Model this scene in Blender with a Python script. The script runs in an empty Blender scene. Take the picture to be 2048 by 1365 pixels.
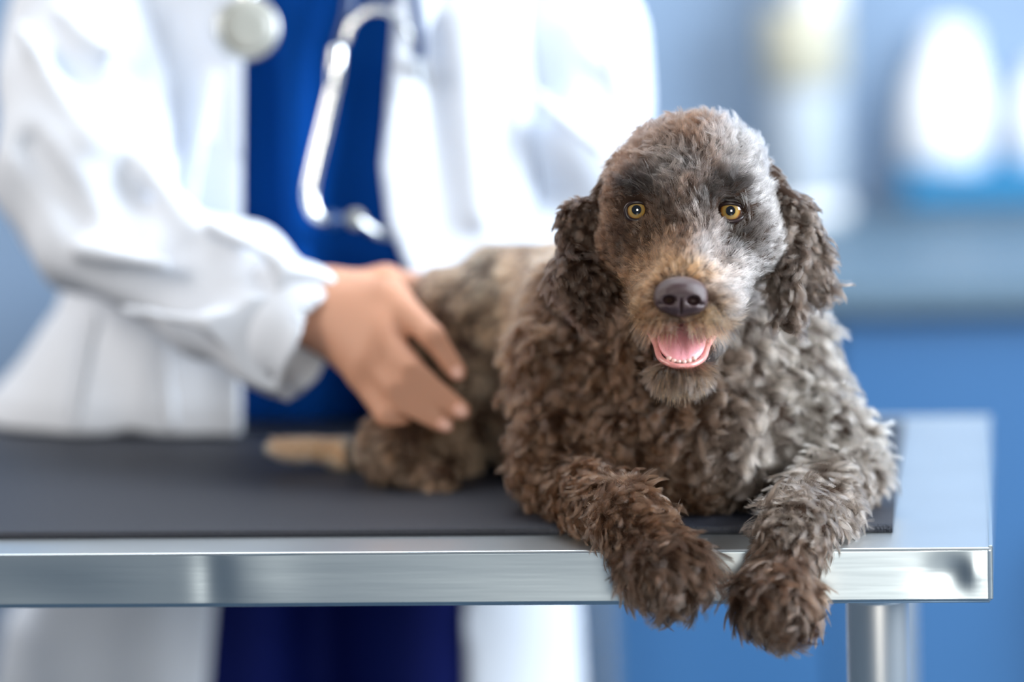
import bpy, math
import numpy as np
from mathutils import Matrix, Vector
from mathutils.kdtree import KDTree

rng = np.random.default_rng(7)
SC = bpy.context.scene
COL = SC.collection

# ------------------------------------------------------------------ camera
FPX = 8533.0                      # 150 mm on a 36 mm sensor, 2048 px wide
YAW, PITCH, ROLL = 0.112491, 0.146784, -0.029094
CAM = np.array([0.000582, -2.924205, 1.484309])
_cy, _sy, _cp, _sp = math.cos(YAW), math.sin(YAW), math.cos(PITCH), math.sin(PITCH)
A_F = np.array([-_sy * _cp, _cy * _cp, -_sp])
_r = np.array([_cy, _sy, 0.0])
_u = np.cross(_r, A_F)
A_R = _r * math.cos(ROLL) + _u * math.sin(ROLL)
A_U = _u * math.cos(ROLL) - _r * math.sin(ROLL)
cam_d = bpy.data.cameras.new('camera')
cam_d.lens = 150.0
cam_d.sensor_width = 36.0
cam_d.clip_end = 60
cam_d.dof.use_dof = True
cam_d.dof.focus_distance = 2.985
cam_d.dof.aperture_fstop = 1.5
cam_o = bpy.data.objects.new('camera', cam_d)
COL.objects.link(cam_o)
cam_o.matrix_world = Matrix((
    (A_R[0], A_U[0], -A_F[0], CAM[0]),
    (A_R[1], A_U[1], -A_F[1], CAM[1]),
    (A_R[2], A_U[2], -A_F[2], CAM[2]),
    (0, 0, 0, 1)))
SC.camera = cam_o

# ------------------------------------------------------------------ world, lights, exposure
SC.view_settings.view_transform = 'Standard'
SC.view_settings.look = 'None'
SC.view_settings.gamma = 1.0
SC.view_settings.use_curve_mapping = False
SC.view_settings.exposure = 0.0
SC.cycles.use_denoising = True
SC.cycles.use_adaptive_sampling = True
SC.cycles.adaptive_threshold = 0.03
SC.cycles.max_bounces = 7
SC.cycles.diffuse_bounces = 4
SC.cycles.glossy_bounces = 4
SC.cycles.transmission_bounces = 6
SC.cycles.caustics_reflective = False
SC.cycles.caustics_refractive = False

world = bpy.data.worlds.new('world')
SC.world = world
world.use_nodes = True
_bg = world.node_tree.nodes['Background']
_bg.inputs[0].default_value = (0.58, 0.76, 1.0, 1)
_bg.inputs[1].default_value = 0.19


def area(name, loc, target, sx, sy, power, color):
    d = bpy.data.lights.new(name, 'AREA')
    d.shape = 'RECTANGLE'
    d.size, d.size_y = sx, sy
    d.energy = power
    d.color = color
    o = bpy.data.objects.new(name, d)
    COL.objects.link(o)
    o.location = loc
    o.rotation_euler = (Vector(target) - Vector(loc)).to_track_quat('-Z', 'Y').to_euler()
    return o


area('window_light_right', (2.15, -0.1, 2.15), (-0.3, 0.15, 1.05), 1.7, 1.5, 215, (0.86, 0.93, 1.0))
area('window_light_front', (0.75, -5.2, 1.75), (0.0, 0.1, 1.0), 1.0, 1.3, 122, (1.0, 0.93, 0.83))
area('room_light_left', (-2.5, -0.3, 2.3), (-0.4, 0.2, 1.0), 1.4, 1.4, 42, (1.0, 0.89, 0.78))
area('ceiling_light', (-0.3, 1.0, 2.75), (-0.3, 1.05, 0.0), 2.2, 1.2, 44, (0.92, 0.96, 1.0))


def W(px, py, s):
    """world point at pixel (px, py) of the 2048x1365 frame, s metres in front of the camera"""
    return CAM + s * (A_F + A_R * ((px - 1024.0) / FPX) - A_U * ((py - 682.5) / FPX))


EYE = 3.04                        # reference distance of the dog
U = EYE / FPX                     # metres per pixel there


DH = 0.04                         # the head reaches this much further forward than the body frame


def Hp(px, py, w):
    return W(px, py, EYE - w * U)


def Hh(px, py, w):
    return W(px, py, EYE - DH - w * U)


def on_plane_z(px, py, z):
    d = A_F + A_R * ((px - 1024.0) / FPX) - A_U * ((py - 682.5) / FPX)
    return CAM + d * ((z - CAM[2]) / d[2])


def on_plane_y(px, py, y):
    d = A_F + A_R * ((px - 1024.0) / FPX) - A_U * ((py - 682.5) / FPX)
    return CAM + d * ((y - CAM[1]) / d[1])


def to_px(P):
    d = P - CAM
    s = d @ A_F
    return 1024.0 + FPX * (d @ A_R) / s, 682.5 - FPX * (d @ A_U) / s, s


# ------------------------------------------------------------------ materials
def srgb(r, g, b):
    f = lambda c: (c / 255 / 12.92) if c / 255 <= 0.04045 else ((c / 255 + 0.055) / 1.055) ** 2.4
    return (f(r), f(g), f(b), 1.0)


def mat(name, col, rough=0.5, metal=0.0, spec=0.5, noise=None, bump=None, sheen=0.0, sss=0.0, coat=0.0):
    m = bpy.data.materials.new(name)
    m.use_nodes = True
    nt = m.node_tree
    b = nt.nodes['Principled BSDF']
    b.inputs['Base Color'].default_value = col
    b.inputs['Roughness'].default_value = rough
    b.inputs['Metallic'].default_value = metal
    b.inputs['Specular IOR Level'].default_value = spec
    b.inputs['Sheen Weight'].default_value = sheen
    b.inputs['Coat Weight'].default_value = coat
    if sss:
        b.inputs['Subsurface Weight'].default_value = sss
        b.inputs['Subsurface Radius'].default_value = (1.0, 0.35, 0.2)
        b.inputs['Subsurface Scale'].default_value = 0.006
    tc = nt.nodes.new('ShaderNodeTexCoord')
    if noise:
        sc, amt, st = noise
        n = nt.nodes.new('ShaderNodeTexNoise')
        n.inputs['Scale'].default_value = sc
        n.inputs['Detail'].default_value = 4
        mp = nt.nodes.new('ShaderNodeMapping')
        mp.inputs['Scale'].default_value = st
        nt.links.new(tc.outputs['Object'], mp.inputs['Vector'])
        nt.links.new(mp.outputs[0], n.inputs['Vector'])
        mx = nt.nodes.new('ShaderNodeMix')
        mx.data_type = 'RGBA'
        c = np.array(col[:3])
        mx.inputs[6].default_value = (*(c * (1 - amt)), 1)
        mx.inputs[7].default_value = (*np.minimum(c * (1 + amt), 1), 1)
        nt.links.new(n.outputs['Fac'], mx.inputs[0])
        nt.links.new(mx.outputs[2], b.inputs['Base Color'])
    if bump:
        sc, strength, st = bump
        n = nt.nodes.new('ShaderNodeTexNoise')
        n.inputs['Scale'].default_value = sc
        n.inputs['Detail'].default_value = 3
        mp = nt.nodes.new('ShaderNodeMapping')
        mp.inputs['Scale'].default_value = st
        nt.links.new(tc.outputs['Object'], mp.inputs['Vector'])
        nt.links.new(mp.outputs[0], n.inputs['Vector'])
        bp = nt.nodes.new('ShaderNodeBump')
        bp.inputs['Strength'].default_value = strength
        bp.inputs['Distance'].default_value = 0.004
        nt.links.new(n.outputs['Fac'], bp.inputs['Height'])
        nt.links.new(bp.outputs[0], b.inputs['Normal'])
    return m


M = {}
M['wall'] = mat('wall_paint', srgb(124, 148, 176), 0.6, noise=(3, 0.04, (1, 1, 1)))
M['floor'] = mat('floor_vinyl', srgb(66, 86, 104), 0.4, noise=(6, 0.1, (1, 1, 1)))
M['cab'] = mat('cabinet_laminate', srgb(54, 104, 154), 0.45, noise=(4, 0.04, (1, 1, 1)))
M['counter'] = mat('counter_laminate', srgb(82, 106, 124), 0.5, noise=(25, 0.08, (1, 1, 1)))
M['steel'] = mat('brushed_steel', (0.53, 0.62, 0.68, 1), 0.31, 1.0, bump=(60, 0.06, (0.06, 1, 1)))
M['steel_top'] = mat('worn_steel', (0.60, 0.65, 0.68, 1), 0.36, 1.0, noise=(9, 0.1, (1, 1, 1)))
M['chrome'] = mat('chrome', (0.86, 0.89, 0.89, 1), 0.2, 1.0)
M['legsteel'] = mat('polished_leg_steel', (0.9, 0.92, 0.92, 1), 0.38, 1.0)
M['mat'] = mat('black_rubber', srgb(37, 42, 54), 0.5, spec=0.45, noise=(400, 0.25, (1, 1, 1)), bump=(700, 0.5, (1, 1, 1)))
M['coat'] = mat('white_cotton', (0.71, 0.77, 0.86, 1), 0.8, spec=0.2, sheen=0.15, bump=(900, 0.1, (1, 1, 1)))
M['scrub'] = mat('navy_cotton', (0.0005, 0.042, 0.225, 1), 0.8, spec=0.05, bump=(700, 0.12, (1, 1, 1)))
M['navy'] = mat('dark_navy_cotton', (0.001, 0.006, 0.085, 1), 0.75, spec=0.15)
M['skin'] = mat('skin', srgb(198, 148, 122), 0.5, spec=0.35, noise=(18, 0.08, (1, 1, 1)), sss=0.15)
M['nail'] = mat('fingernail', srgb(226, 176, 158), 0.3)
M['satin'] = mat('satin_steel', (0.52, 0.54, 0.53, 1), 0.38, 1.0)
M['ivory'] = mat('ivory_disc', srgb(150, 152, 146), 0.35)
M['tube'] = mat('navy_tube', srgb(24, 58, 104), 0.35)
M['white'] = mat('white_plastic', (0.88, 0.90, 0.92, 1), 0.35)
M['paper'] = mat('paper_roll', srgb(168, 180, 192), 0.7)
M['cream'] = mat('cream_plastic', srgb(184, 182, 164), 0.45)
M['teal'] = mat('teal_plastic', srgb(0, 118, 168), 0.5)
M['greybox'] = mat('grey_plastic', srgb(74, 98, 118), 0.5)


# ------------------------------------------------------------------ object helpers
def wloc(o):
    v = np.zeros(3)
    while o is not None:
        v = v + np.array(o.location)
        o = o.parent
    return v


def thing(name, label, cat, loc, group=None):
    o = bpy.data.objects.new(name, None)
    o.empty_display_size = 0.05
    COL.objects.link(o)
    o.location = loc
    o['label'] = label
    o['category'] = cat
    if group:
        o['group'] = group
    return o


def obj(name, V, F, m, parent=None, smooth=True, label=None, kind=None, local=False):
    V = np.asarray(V, float)
    if parent is not None and not local:
        V = V - wloc(parent)
    me = bpy.data.meshes.new(name)
    me.from_pydata(V.tolist(), [], F if isinstance(F, list) else F.tolist())
    me.update()
    if smooth:
        me.polygons.foreach_set('use_smooth', [True] * len(me.polygons))
    if m is not None:
        me.materials.append(m)
    o = bpy.data.objects.new(name, me)
    COL.objects.link(o)
    if parent is not None:
        o.parent = parent
    if label:
        o['label'] = label
    if kind:
        o['kind'] = kind
    return o


def tag(o, label, cat, group=None):
    o['label'] = label
    o['category'] = cat
    if group:
        o['group'] = group
    return o


def box(lo, hi):
    x0, y0, z0 = lo
    x1, y1, z1 = hi
    V = [(x0, y0, z0), (x1, y0, z0), (x1, y1, z0), (x0, y1, z0), (x0, y0, z1), (x1, y0, z1), (x1, y1, z1), (x0, y1, z1)]
    F = [(0, 3, 2, 1), (4, 5, 6, 7), (0, 1, 5, 4), (1, 2, 6, 5), (2, 3, 7, 6), (3, 0, 4, 7)]
    return V, F


def bevelled(o, w=0.004, seg=2):
    b = o.modifiers.new('bevel', 'BEVEL')
    b.width = w
    b.segments = seg
    b.limit_method = 'ANGLE'
    return o


def lathe(profile, n=32, axis=(0, 0, 1), origin=(0, 0, 0)):
    """profile: list of (radius, height); closed at both ends"""
    a = np.asarray(axis, float)
    a /= np.linalg.norm(a)
    t = np.cross(a, [0.0, 1.0, 0.0] if abs(a[1]) < 0.9 else [1.0, 0.0, 0.0])
    t /= np.linalg.norm(t)
    b = np.cross(a, t)
    V, F = [], []
    for r, h in profile:
        for k in range(n):
            q = 2 * math.pi * k / n
            V.append(np.asarray(origin) + a * h + (t * math.cos(q) + b * math.sin(q)) * r)
    m = len(profile)
    for i in range(m - 1):
        for k in range(n):
            F.append((i * n + k, i * n + (k + 1) % n, (i + 1) * n + (k + 1) % n, (i + 1) * n + k))
    F.append(tuple(range(n - 1, -1, -1)))
    F.append(tuple((m - 1) * n + k for k in range(n)))
    return np.array(V), F


def smooth_path(P, n):
    P = np.asarray(P, float)
    t = np.linspace(0, len(P) - 1, n)
    out = []
    for q in t:
        i = min(int(q), len(P) - 2)
        f = q - i
        p0, p1, p2, p3 = P[max(i - 1, 0)], P[i], P[i + 1], P[min(i + 2, len(P) - 1)]
        out.append(0.5 * ((2 * p1) + (-p0 + p2) * f + (2 * p0 - 5 * p1 + 4 * p2 - p3) * f * f + (-p0 + 3 * p1 - 3 * p2 + p3) * f ** 3))
    return np.array(out)


def tube(path, radii, n=14, samples=40):
    P = smooth_path(path, samples)
    R = np.interp(np.linspace(0, 1, samples), np.linspace(0, 1, len(radii)), radii)
    T = np.gradient(P, axis=0)
    T /= np.linalg.norm(T, axis=1)[:, None]
    nrm = np.cross(T[0], [0.3, 0.2, 0.93])
    nrm /= np.linalg.norm(nrm)
    V, F = [], []
    for i in range(samples):
        nrm = nrm - T[i] * (nrm @ T[i])
        nrm /= np.linalg.norm(nrm)
        b = np.cross(T[i], nrm)
        for k in range(n):
            q = 2 * math.pi * k / n
            V.append(P[i] + (nrm * math.cos(q) + b * math.sin(q)) * R[i])
    for i in range(samples - 1):
        for k in range(n):
            F.append((i * n + k, i * n + (k + 1) % n, (i + 1) * n + (k + 1) % n, (i + 1) * n + k))
    F.append(tuple(range(n - 1, -1, -1)))
    F.append(tuple((samples - 1) * n + k for k in range(n)))
    return np.array(V), F


# ------------------------------------------------------------------ signed distance modelling (numpy surface nets)
class Field:
    def __init__(self, lo, hi, h):
        self.h = h
        self.lo = np.asarray(lo, float)
        n = np.ceil((np.asarray(hi) - self.lo) / h).astype(int) + 1
        self.ax = [self.lo[i] + h * np.arange(n[i]) for i in range(3)]
        self.F = np.full(n, 1.0, np.float32)

    def sl(self, lo, hi):
        return tuple(slice(max(int((lo[i] - self.lo[i]) / self.h), 0), max(int((hi[i] - self.lo[i]) / self.h) + 2, 0)) for i in range(3))

    def pts(self, s):
        X, Y, Z = np.meshgrid(*[self.ax[i][s[i]] for i in range(3)], indexing='ij')
        return np.stack([X, Y, Z], -1)

    def op(self, prim, k=0.01, sub=False):
        fn, lo, hi = prim
        m = k + 3 * self.h
        s = self.sl(lo - m, hi + m)
        a = self.F[s]
        if a.size == 0:
            return self
        d = fn(self.pts(s)).astype(np.float32)
        if sub:
            a2, d2 = -a, d
            r = np.minimum(a2, d2) - np.maximum(k - np.abs(a2 - d2), 0) ** 2 / (4 * k)
            self.F[s] = -r
        else:
            self.F[s] = np.minimum(a, d) - np.maximum(k - np.abs(a - d), 0) ** 2 / (4 * k)
        return self

    def mesh(self):
        F = self.F
        F = np.pad(F, 1, constant_values=1.0)
        lo = self.lo - self.h
        S = F < 0
        nx, ny, nz = F.shape
        c = np.zeros((nx - 1, ny - 1, nz - 1), np.int8)
        for i in (0, 1):
            for j in (0, 1):
                for k in (0, 1):
                    c += S[i:nx - 1 + i, j:ny - 1 + j, k:nz - 1 + k]
        act = (c > 0) & (c < 8)
        I = np.argwhere(act)
        idx = np.full(act.shape, -1, np.int64)
        idx[act] = np.arange(len(I))
        acc = np.zeros((len(I), 3))
        cnt = np.zeros(len(I))
        for ax in range(3):
            o1, o2 = [a for a in range(3) if a != ax]
            for a in (0, 1):
                for b in (0, 1):
                    p = np.zeros(3, int)
                    p[o1], p[o2] = a, b
                    q = p.copy()
                    q[ax] = 1
                    f0 = F[I[:, 0] + p[0], I[:, 1] + p[1], I[:, 2] + p[2]]
                    f1 = F[I[:, 0] + q[0], I[:, 1] + q[1], I[:, 2] + q[2]]
                    w = (f0 < 0) != (f1 < 0)
                    t = np.where(w, f0 / np.where(w, f0 - f1, 1), 0)
                    v = p[None, :] + (q - p)[None, :] * t[:, None]
                    acc[w] += v[w]
                    cnt[w] += 1
        V = lo + self.h * (I + acc / cnt[:, None])
        Q = []
        for ax in range(3):
            o1, o2 = (ax + 1) % 3, (ax + 2) % 3
            a = [slice(None)] * 3
            b = [slice(None)] * 3
            a[ax], b[ax] = slice(0, -1), slice(1, None)
            ch = S[tuple(a)] != S[tuple(b)]
            E_ = np.argwhere(ch)
            ok = (E_[:, o1] > 0) & (E_[:, o2] > 0) & (E_[:, o1] < F.shape[o1] - 1) & (E_[:, o2] < F.shape[o2] - 1)
            E_ = E_[ok]
            ins = S[tuple(E_.T)]
            d1 = np.zeros(3, int)
            d1[o1] = 1
            d2 = np.zeros(3, int)
            d2[o2] = 1
            g = lambda e: idx[e[:, 0], e[:, 1], e[:, 2]]
            q = np.stack([g(E_ - d1 - d2), g(E_ - d2), g(E_), g(E_ - d1)], 1)
            q[~ins] = q[~ins][:, ::-1]
            Q.append(q)
        return V, np.concatenate(Q)


def ell(c, r, axes=None):
    c = np.asarray(c, float)
    r = np.asarray(r, float)
    axes = (A_R, A_U, A_F) if axes is None else axes
    R = np.stack(axes)

    def fn(P):
        q = (P - c) @ R.T
        k0 = np.sqrt(((q / r) ** 2).sum(-1))
        k1 = np.sqrt(((q / r ** 2) ** 2).sum(-1)) + 1e-9
        return k0 * (k0 - 1) / k1
    m = r.max()
    return fn, c - m, c + m


def cone(p0, r0, p1, r1):
    p0, p1 = np.asarray(p0, float), np.asarray(p1, float)
    d = p1 - p0
    L2 = d @ d

    def fn(P):
        t = np.clip(((P - p0) @ d) / L2, 0, 1)
        return np.sqrt(((P - p0 - t[..., None] * d) ** 2).sum(-1)) - (r0 + (r1 - r0) * t)
    m = max(r0, r1)
    return fn, np.minimum(p0, p1) - m, np.maximum(p0, p1) + m


def pxell(px, py, w, rx, ry, rw):
    return ell(Hp(px, py, w), (rx * U, ry * U, rw * U))


def hell(px, py, w, rx, ry, rw):
    return ell(Hh(px, py, w), (rx * U, ry * U, rw * U))


def hcone(a, b):
    return cone(Hh(*a[:3]), a[3] * U, Hh(*b[:3]), b[3] * U)


def pxcone(a, b):
    return cone(Hp(*a[:3]), a[3] * U, Hp(*b[:3]), b[3] * U)


class Waves:
    """smooth pseudo noise: a sum of random sines"""
    def __init__(self, scale, n=14, seed=1, stretch=(1, 1, 1)):
        g = np.random.default_rng(seed)
        d = g.normal(size=(n, 3))
        d /= np.linalg.norm(d, axis=1)[:, None]
        self.k = d * (2 * math.pi / (scale * g.uniform(0.6, 1.6, n)))[:, None] * np.asarray(stretch)
        self.p = g.uniform(0, 2 * math.pi, n)
        self.n = n

    def __call__(self, P):
        out = 0
        for k, p in zip(self.k, self.p):
            out = out + np.sin(P @ k + p)
        return out / math.sqrt(self.n / 2.0)


# ------------------------------------------------------------------ the room
fl = obj('floor', *box((-3.5, -6, -0.05), (3.0, 2.0, 0.0)), M['floor'], smooth=False)
fl['kind'] = 'structure'
fl['label'] = 'grey vinyl floor of the treatment room'
wb = obj('wall_back', *box((-3.5, 2.0, -0.05), (3.0, 2.1, 3.0)), M['wall'], smooth=False)
wb['kind'] = 'structure'
wb['label'] = 'pale blue painted wall behind the counter'

# cabinets and worktop
for i, (x0, lab) in enumerate(((-0.78, 'blue laminate base cabinet nearest the vet, its pull behind the paws'),
                               (-0.16, 'blue laminate base cabinet behind the right end of the exam table'),
                               (0.46, 'blue laminate base cabinet at the far right end of the counter'))):
    x1 = x0 + 0.62
    c = thing('base_cabinet', lab, 'cabinet', ((x0 + x1) / 2, 1.7, 0), 'blue base cabinets')
    obj('body', *box((x0 + 0.001, 1.405, 0.09), (x1 - 0.001, 1.995, 0.868)), M['cab'], c, False)
    obj('plinth', *box((x0 + 0.004, 1.45, 0.0), (x1 - 0.004, 1.99, 0.09)), M['greybox'], c, False)
    for k in (0, 1):
        dx0 = x0 + 0.004 + k * 0.307
        d = bevelled(obj('door', *box((dx0, 1.385, 0.1), (dx0 + 0.3055, 1.405, 0.86)), M['cab'], c, False), 0.003)
        hx = dx0 + (0.262 if k == 0 else 0.07)
        obj('handle', *tube([(hx, 1.386, 0.34), (hx, 1.358, 0.36), (hx, 1.356, 0.5), (hx, 1.358, 0.64), (hx, 1.386, 0.66)], [0.014] * 5), M['chrome'], d)
ct = bevelled(obj('worktop', *box((-0.80, 1.36, 0.868), (1.10, 1.998, 0.9)), M['counter'], smooth=False), 0.006)
tag(ct, 'grey laminate worktop along the blue wall behind the dog', 'worktop')

# things on the worktop
zt = 0.9


def counter_at(px, s):
    p = W(px, 400, s)
    return p[0], p[1]


def bottle(name, label, px, s, z0, prof, capprof, grp=None, lean=0.0):
    x, y = counter_at(px, s)
    t = thing(name, label, 'bottle', (x, y, z0), grp)
    obj('body', *lathe(prof, 36, (lean, 0, 1), (x, y, z0)), M['white'], t)
    obj('cap', *lathe(capprof, 24, (lean, 0, 1), (x, y, z0)), M['white'], t)
    return t


# tall canister
x, y = counter_at(1612, 4.88)
t = thing('paper_roll_holder', 'tall white and cream cylinder standing against the wall above the dog', 'dispenser', (x, y, zt))
obj('base', *lathe([(0.0, 0), (0.046, 0), (0.047, 0.012), (0.044, 0.02)], 36, origin=(x, y, zt)), M['white'], t)
obj('lower_roll', *lathe([(0.040, 0.02), (0.042, 0.024), (0.042, 0.15), (0.040, 0.154)], 36, origin=(x, y, zt)), M['paper'], t)
obj('upper_roll', *lathe([(0.043, 0.154), (0.046, 0.158), (0.046, 0.235), (0.043, 0.24)], 36, origin=(x, y, zt)), M['cream'], t)
obj('neck', *lathe([(0.026, 0.24), (0.028, 0.245), (0.028, 0.34), (0.012, 0.35)], 36, origin=(x + 0.018, y, zt)), M['white'], t)

# shallow grey box with a teal lid, two white bottles on it
x0 = counter_at(1815, 4.86)[0]
y0 = counter_at(1815, 4.86)[1]
t = thing('storage_box', 'low grey storage box with a teal lid on the counter', 'box', (x0 + 0.12, y0 + 0.06, zt))
bevelled(obj('body', *box((x0, y0, zt), (x0 + 0.25, y0 + 0.12, zt + 0.018)), M['greybox'], t, False))
bevelled(obj('lid', *box((x0 - 0.004, y0 - 0.004, zt + 0.018), (x0 + 0.254, y0 + 0.124, zt + 0.054)), M['teal'], t, False))
zb = zt + 0.054
bottle('pump_bottle', 'rounded white plastic bottle tapering to its cap on the teal lid', 1890, 4.90, zb,
       [(0.0, 0), (0.044, 0), (0.049, 0.006), (0.050, 0.05), (0.046, 0.09), (0.036, 0.115), (0.028, 0.125)],
       [(0.027, 0.124), (0.028, 0.13), (0.027, 0.15), (0.016, 0.158), (0.004, 0.16)], lean=0.06)
bottle('white_bottle', 'white bottle at the right edge of the picture on the teal lid', 2085, 4.90, zb,
       [(0.0, 0), (0.03, 0), (0.033, 0.006), (0.033, 0.07), (0.024, 0.085), (0.014, 0.09)],
       [(0.014, 0.09), (0.015, 0.092), (0.015, 0.11), (0.012, 0.114)])

# ------------------------------------------------------------------ examination table
TL, TD, LIP = -1.25, 0.55, 0.037
tb = thing('exam_table', 'stainless steel examination table with a dented front lip', 'table', (-0.6, 0.27, 0))


def plate_grid(x0, x1, z0, z1, nx, nz, dents):
    X = np.linspace(x0, x1, nx)
    Z = np.linspace(z0, z1, nz)
    V, F = [], []
    for z in Z:
        for x in X:
            e = sum(a * math.exp(-(((x - dx) / sx) ** 2 + ((z - dz) / sz) ** 2)) for dx, dz, sx, sz, a in dents)
            V.append((x, e - (0.899 - z) * 0.075, z))
    for j in range(nz - 1):
        for i in range(nx - 1):
            F.append((j * nx + i, j * nx + i + 1, (j + 1) * nx + i + 1, (j + 1) * nx + i))
    return V, F


zc = 0.9 - LIP / 2
dA = on_plane_y(1895, 1150, 0)
dB = on_plane_y(1945, 1145, 0)
dC = on_plane_y(425, 1160, 0)
dD = on_plane_y(500, 1165, 0)
dents = [(dA[0], dA[2], 0.016, 0.013, 0.0022), (dB[0], dB[2], 0.006, 0.010, -0.0012), (dC[0], dC[2], 0.012, 0.03, 0.0016),
         (dD[0], dD[2], 0.03, 0.03, -0.0012), (dC[0] - 0.12, dC[2] - 0.01, 0.05, 0.02, 0.0012), (-0.3, zc, 0.08, 0.03, 0.0008)]
sk = obj('front_lip', *plate_grid(TL, 0.0, 0.9 - LIP, 0.899, 420, 24, dents), M['steel'], tb)
sol = sk.modifiers.new('thickness', 'SOLIDIFY')
sol.thickness = 0.0015
sol.offset = -1
# slightly dished sheet with a rounded front fold
V, F = [], []
prof = [(-0.0003, 0.8985), (0.0002, 0.8996), (0.0012, 0.9), (0.02, 0.9), (0.27, 0.8995), (0.53, 0.9), (0.5485, 0.9), (0.55, 0.899), (0.55, 0.8975), (0.001, 0.8975)]
xs = np.linspace(TL, 0.0, 60)
for xx in xs:
    for (yy, zz) in prof:
        V.append((xx, yy, zz))
n = len(prof)
for i in range(len(xs) - 1):
    for k in range(n):
        F.append((i * n + k, (i + 1) * n + k, (i + 1) * n + (k + 1) % n, i * n + (k + 1) % n))
F.append(tuple(range(n)))
F.append(tuple(reversed([(len(xs) - 1) * n + k for k in range(n)])))
obj('top_sheet', V, F, M['steel_top'], tb, False)
bevelled(obj('end_lip', *box((-0.0015, 0.001, 0.9 - LIP), (0.0015, 0.55, 0.9012)), M['steel'], tb, False), 0.0006)
bevelled(obj('end_lip', *box((TL - 0.001, 0.001, 0.9 - LIP), (TL + 0.001, 0.55, 0.8995)), M['steel'], tb, False), 0.0006)
bevelled(obj('rear_lip', *box((TL, 0.5485, 0.9 - LIP), (0.0, 0.5515, 0.9008)), M['steel'], tb, False), 0.0006)
obj('hem', *tube([(TL, 0.003, 0.9 - LIP), (TL / 2, 0.003, 0.9 - LIP), (-0.001, 0.003, 0.9 - LIP)], [0.0026] * 3, 10, 8), M['steel'], tb)
LEGX = on_plane_y(1756, 1290, 0.09)[0]
for lx in (LEGX, TL + 0.12):
    for ly in (0.09, 0.44):
        lg = obj('leg', *lathe([(0.0225, 0.012), (0.0225, 0.86), (0.0225, 0.897)], 32, origin=(lx, ly, 0)), M['legsteel'], tb)
        obj('collar', *lathe([(0.0232, 0.845), (0.0255, 0.846), (0.0255, 0.897), (0.024, 0.8972)], 32, origin=(lx, ly, 0)), M['legsteel'], lg)
        obj('foot', *lathe([(0.03, 0.0), (0.034, 0.003), (0.034, 0.012), (0.024, 0.02)], 24, origin=(lx, ly, 0)), M['mat'], lg)

# mat
mf = on_plane_z(1500, 1068, 0.9)[1]
mr = on_plane_z(1789, 1030, 0.9)[0]
MZ = 0.9055
V, F = [], []
prof = [(mf, 0.9003), (mf - 0.0004, 0.9025), (mf + 0.0006, 0.9048), (mf + 0.003, MZ), (0.505, MZ), (0.508, 0.904), (0.508, 0.9003)]
xs = np.linspace(-1.2, mr, 80)
for q, xx in enumerate(xs):
    for (yy, zz) in prof:
        V.append((xx, yy, zz))
n = len(prof)
for i in range(len(xs) - 1):
    for k in range(n):
        F.append((i * n + k, (i + 1) * n + k, (i + 1) * n + (k + 1) % n, i * n + (k + 1) % n))
F.append(tuple(range(n)))
F.append(tuple(reversed([(len(xs) - 1) * n + k for k in range(n)])))
tag(obj('rubber_mat', V, F, M['mat'], smooth=False), 'black rubber mat laid on the steel table under the dog', 'mat')
# ------------------------------------------------------------------ the dog
def attr_hair_mat(name, rough=0.24, radial=0.35):
    m = bpy.data.materials.new(name)
    m.use_nodes = True
    nt = m.node_tree
    nt.nodes.clear()
    out = nt.nodes.new('ShaderNodeOutputMaterial')
    h = nt.nodes.new('ShaderNodeBsdfHairPrincipled')
    h.model = 'CHIANG'
    h.parametrization = 'COLOR'
    a = nt.nodes.new('ShaderNodeAttribute')
    a.attribute_name = 'fur_color'
    nt.links.new(a.outputs['Color'], h.inputs['Color'])
    h.inputs['Roughness'].default_value = rough
    h.inputs['Radial Roughness'].default_value = radial
    h.inputs['Coat'].default_value = 0.4
    nt.links.new(h.outputs[0], out.inputs['Surface'])
    return m


M['fur'] = attr_hair_mat('dog_fur')
M['undercoat'] = mat('dog_undercoat', srgb(52, 38, 30), 0.8, spec=0.1, noise=(60, 0.3, (1, 1, 1)))
M['nose'] = mat('nose_leather', srgb(66, 48, 50), 0.33, spec=0.6, bump=(1400, 0.25, (1, 1, 1)))
M['tongue'] = mat('tongue_pink', srgb(238, 166, 176), 0.28, spec=0.6, noise=(90, 0.10, (1, 1, 1)), bump=(900, 0.2, (1, 1, 1)), sss=0.2)
M['gum'] = mat('lip_pink', srgb(206, 140, 136), 0.2, spec=0.6, noise=(150, 0.25, (1, 1, 1)), sss=0.15)
M['tooth'] = mat('tooth_enamel', srgb(226, 190, 182), 0.25)
M['lid'] = mat('eyelid_skin', srgb(40, 26, 26), 0.35, spec=0.5)
M['claw'] = mat('claw_horn', srgb(60, 52, 50), 0.4)
M['eyewhite'] = mat('eye_rim', srgb(60, 40, 30), 0.08, spec=0.6, coat=1.0)
M['pupil'] = mat('pupil_black', (0.003, 0.003, 0.004, 1), 0.04, spec=0.8, coat=1.0)


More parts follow.
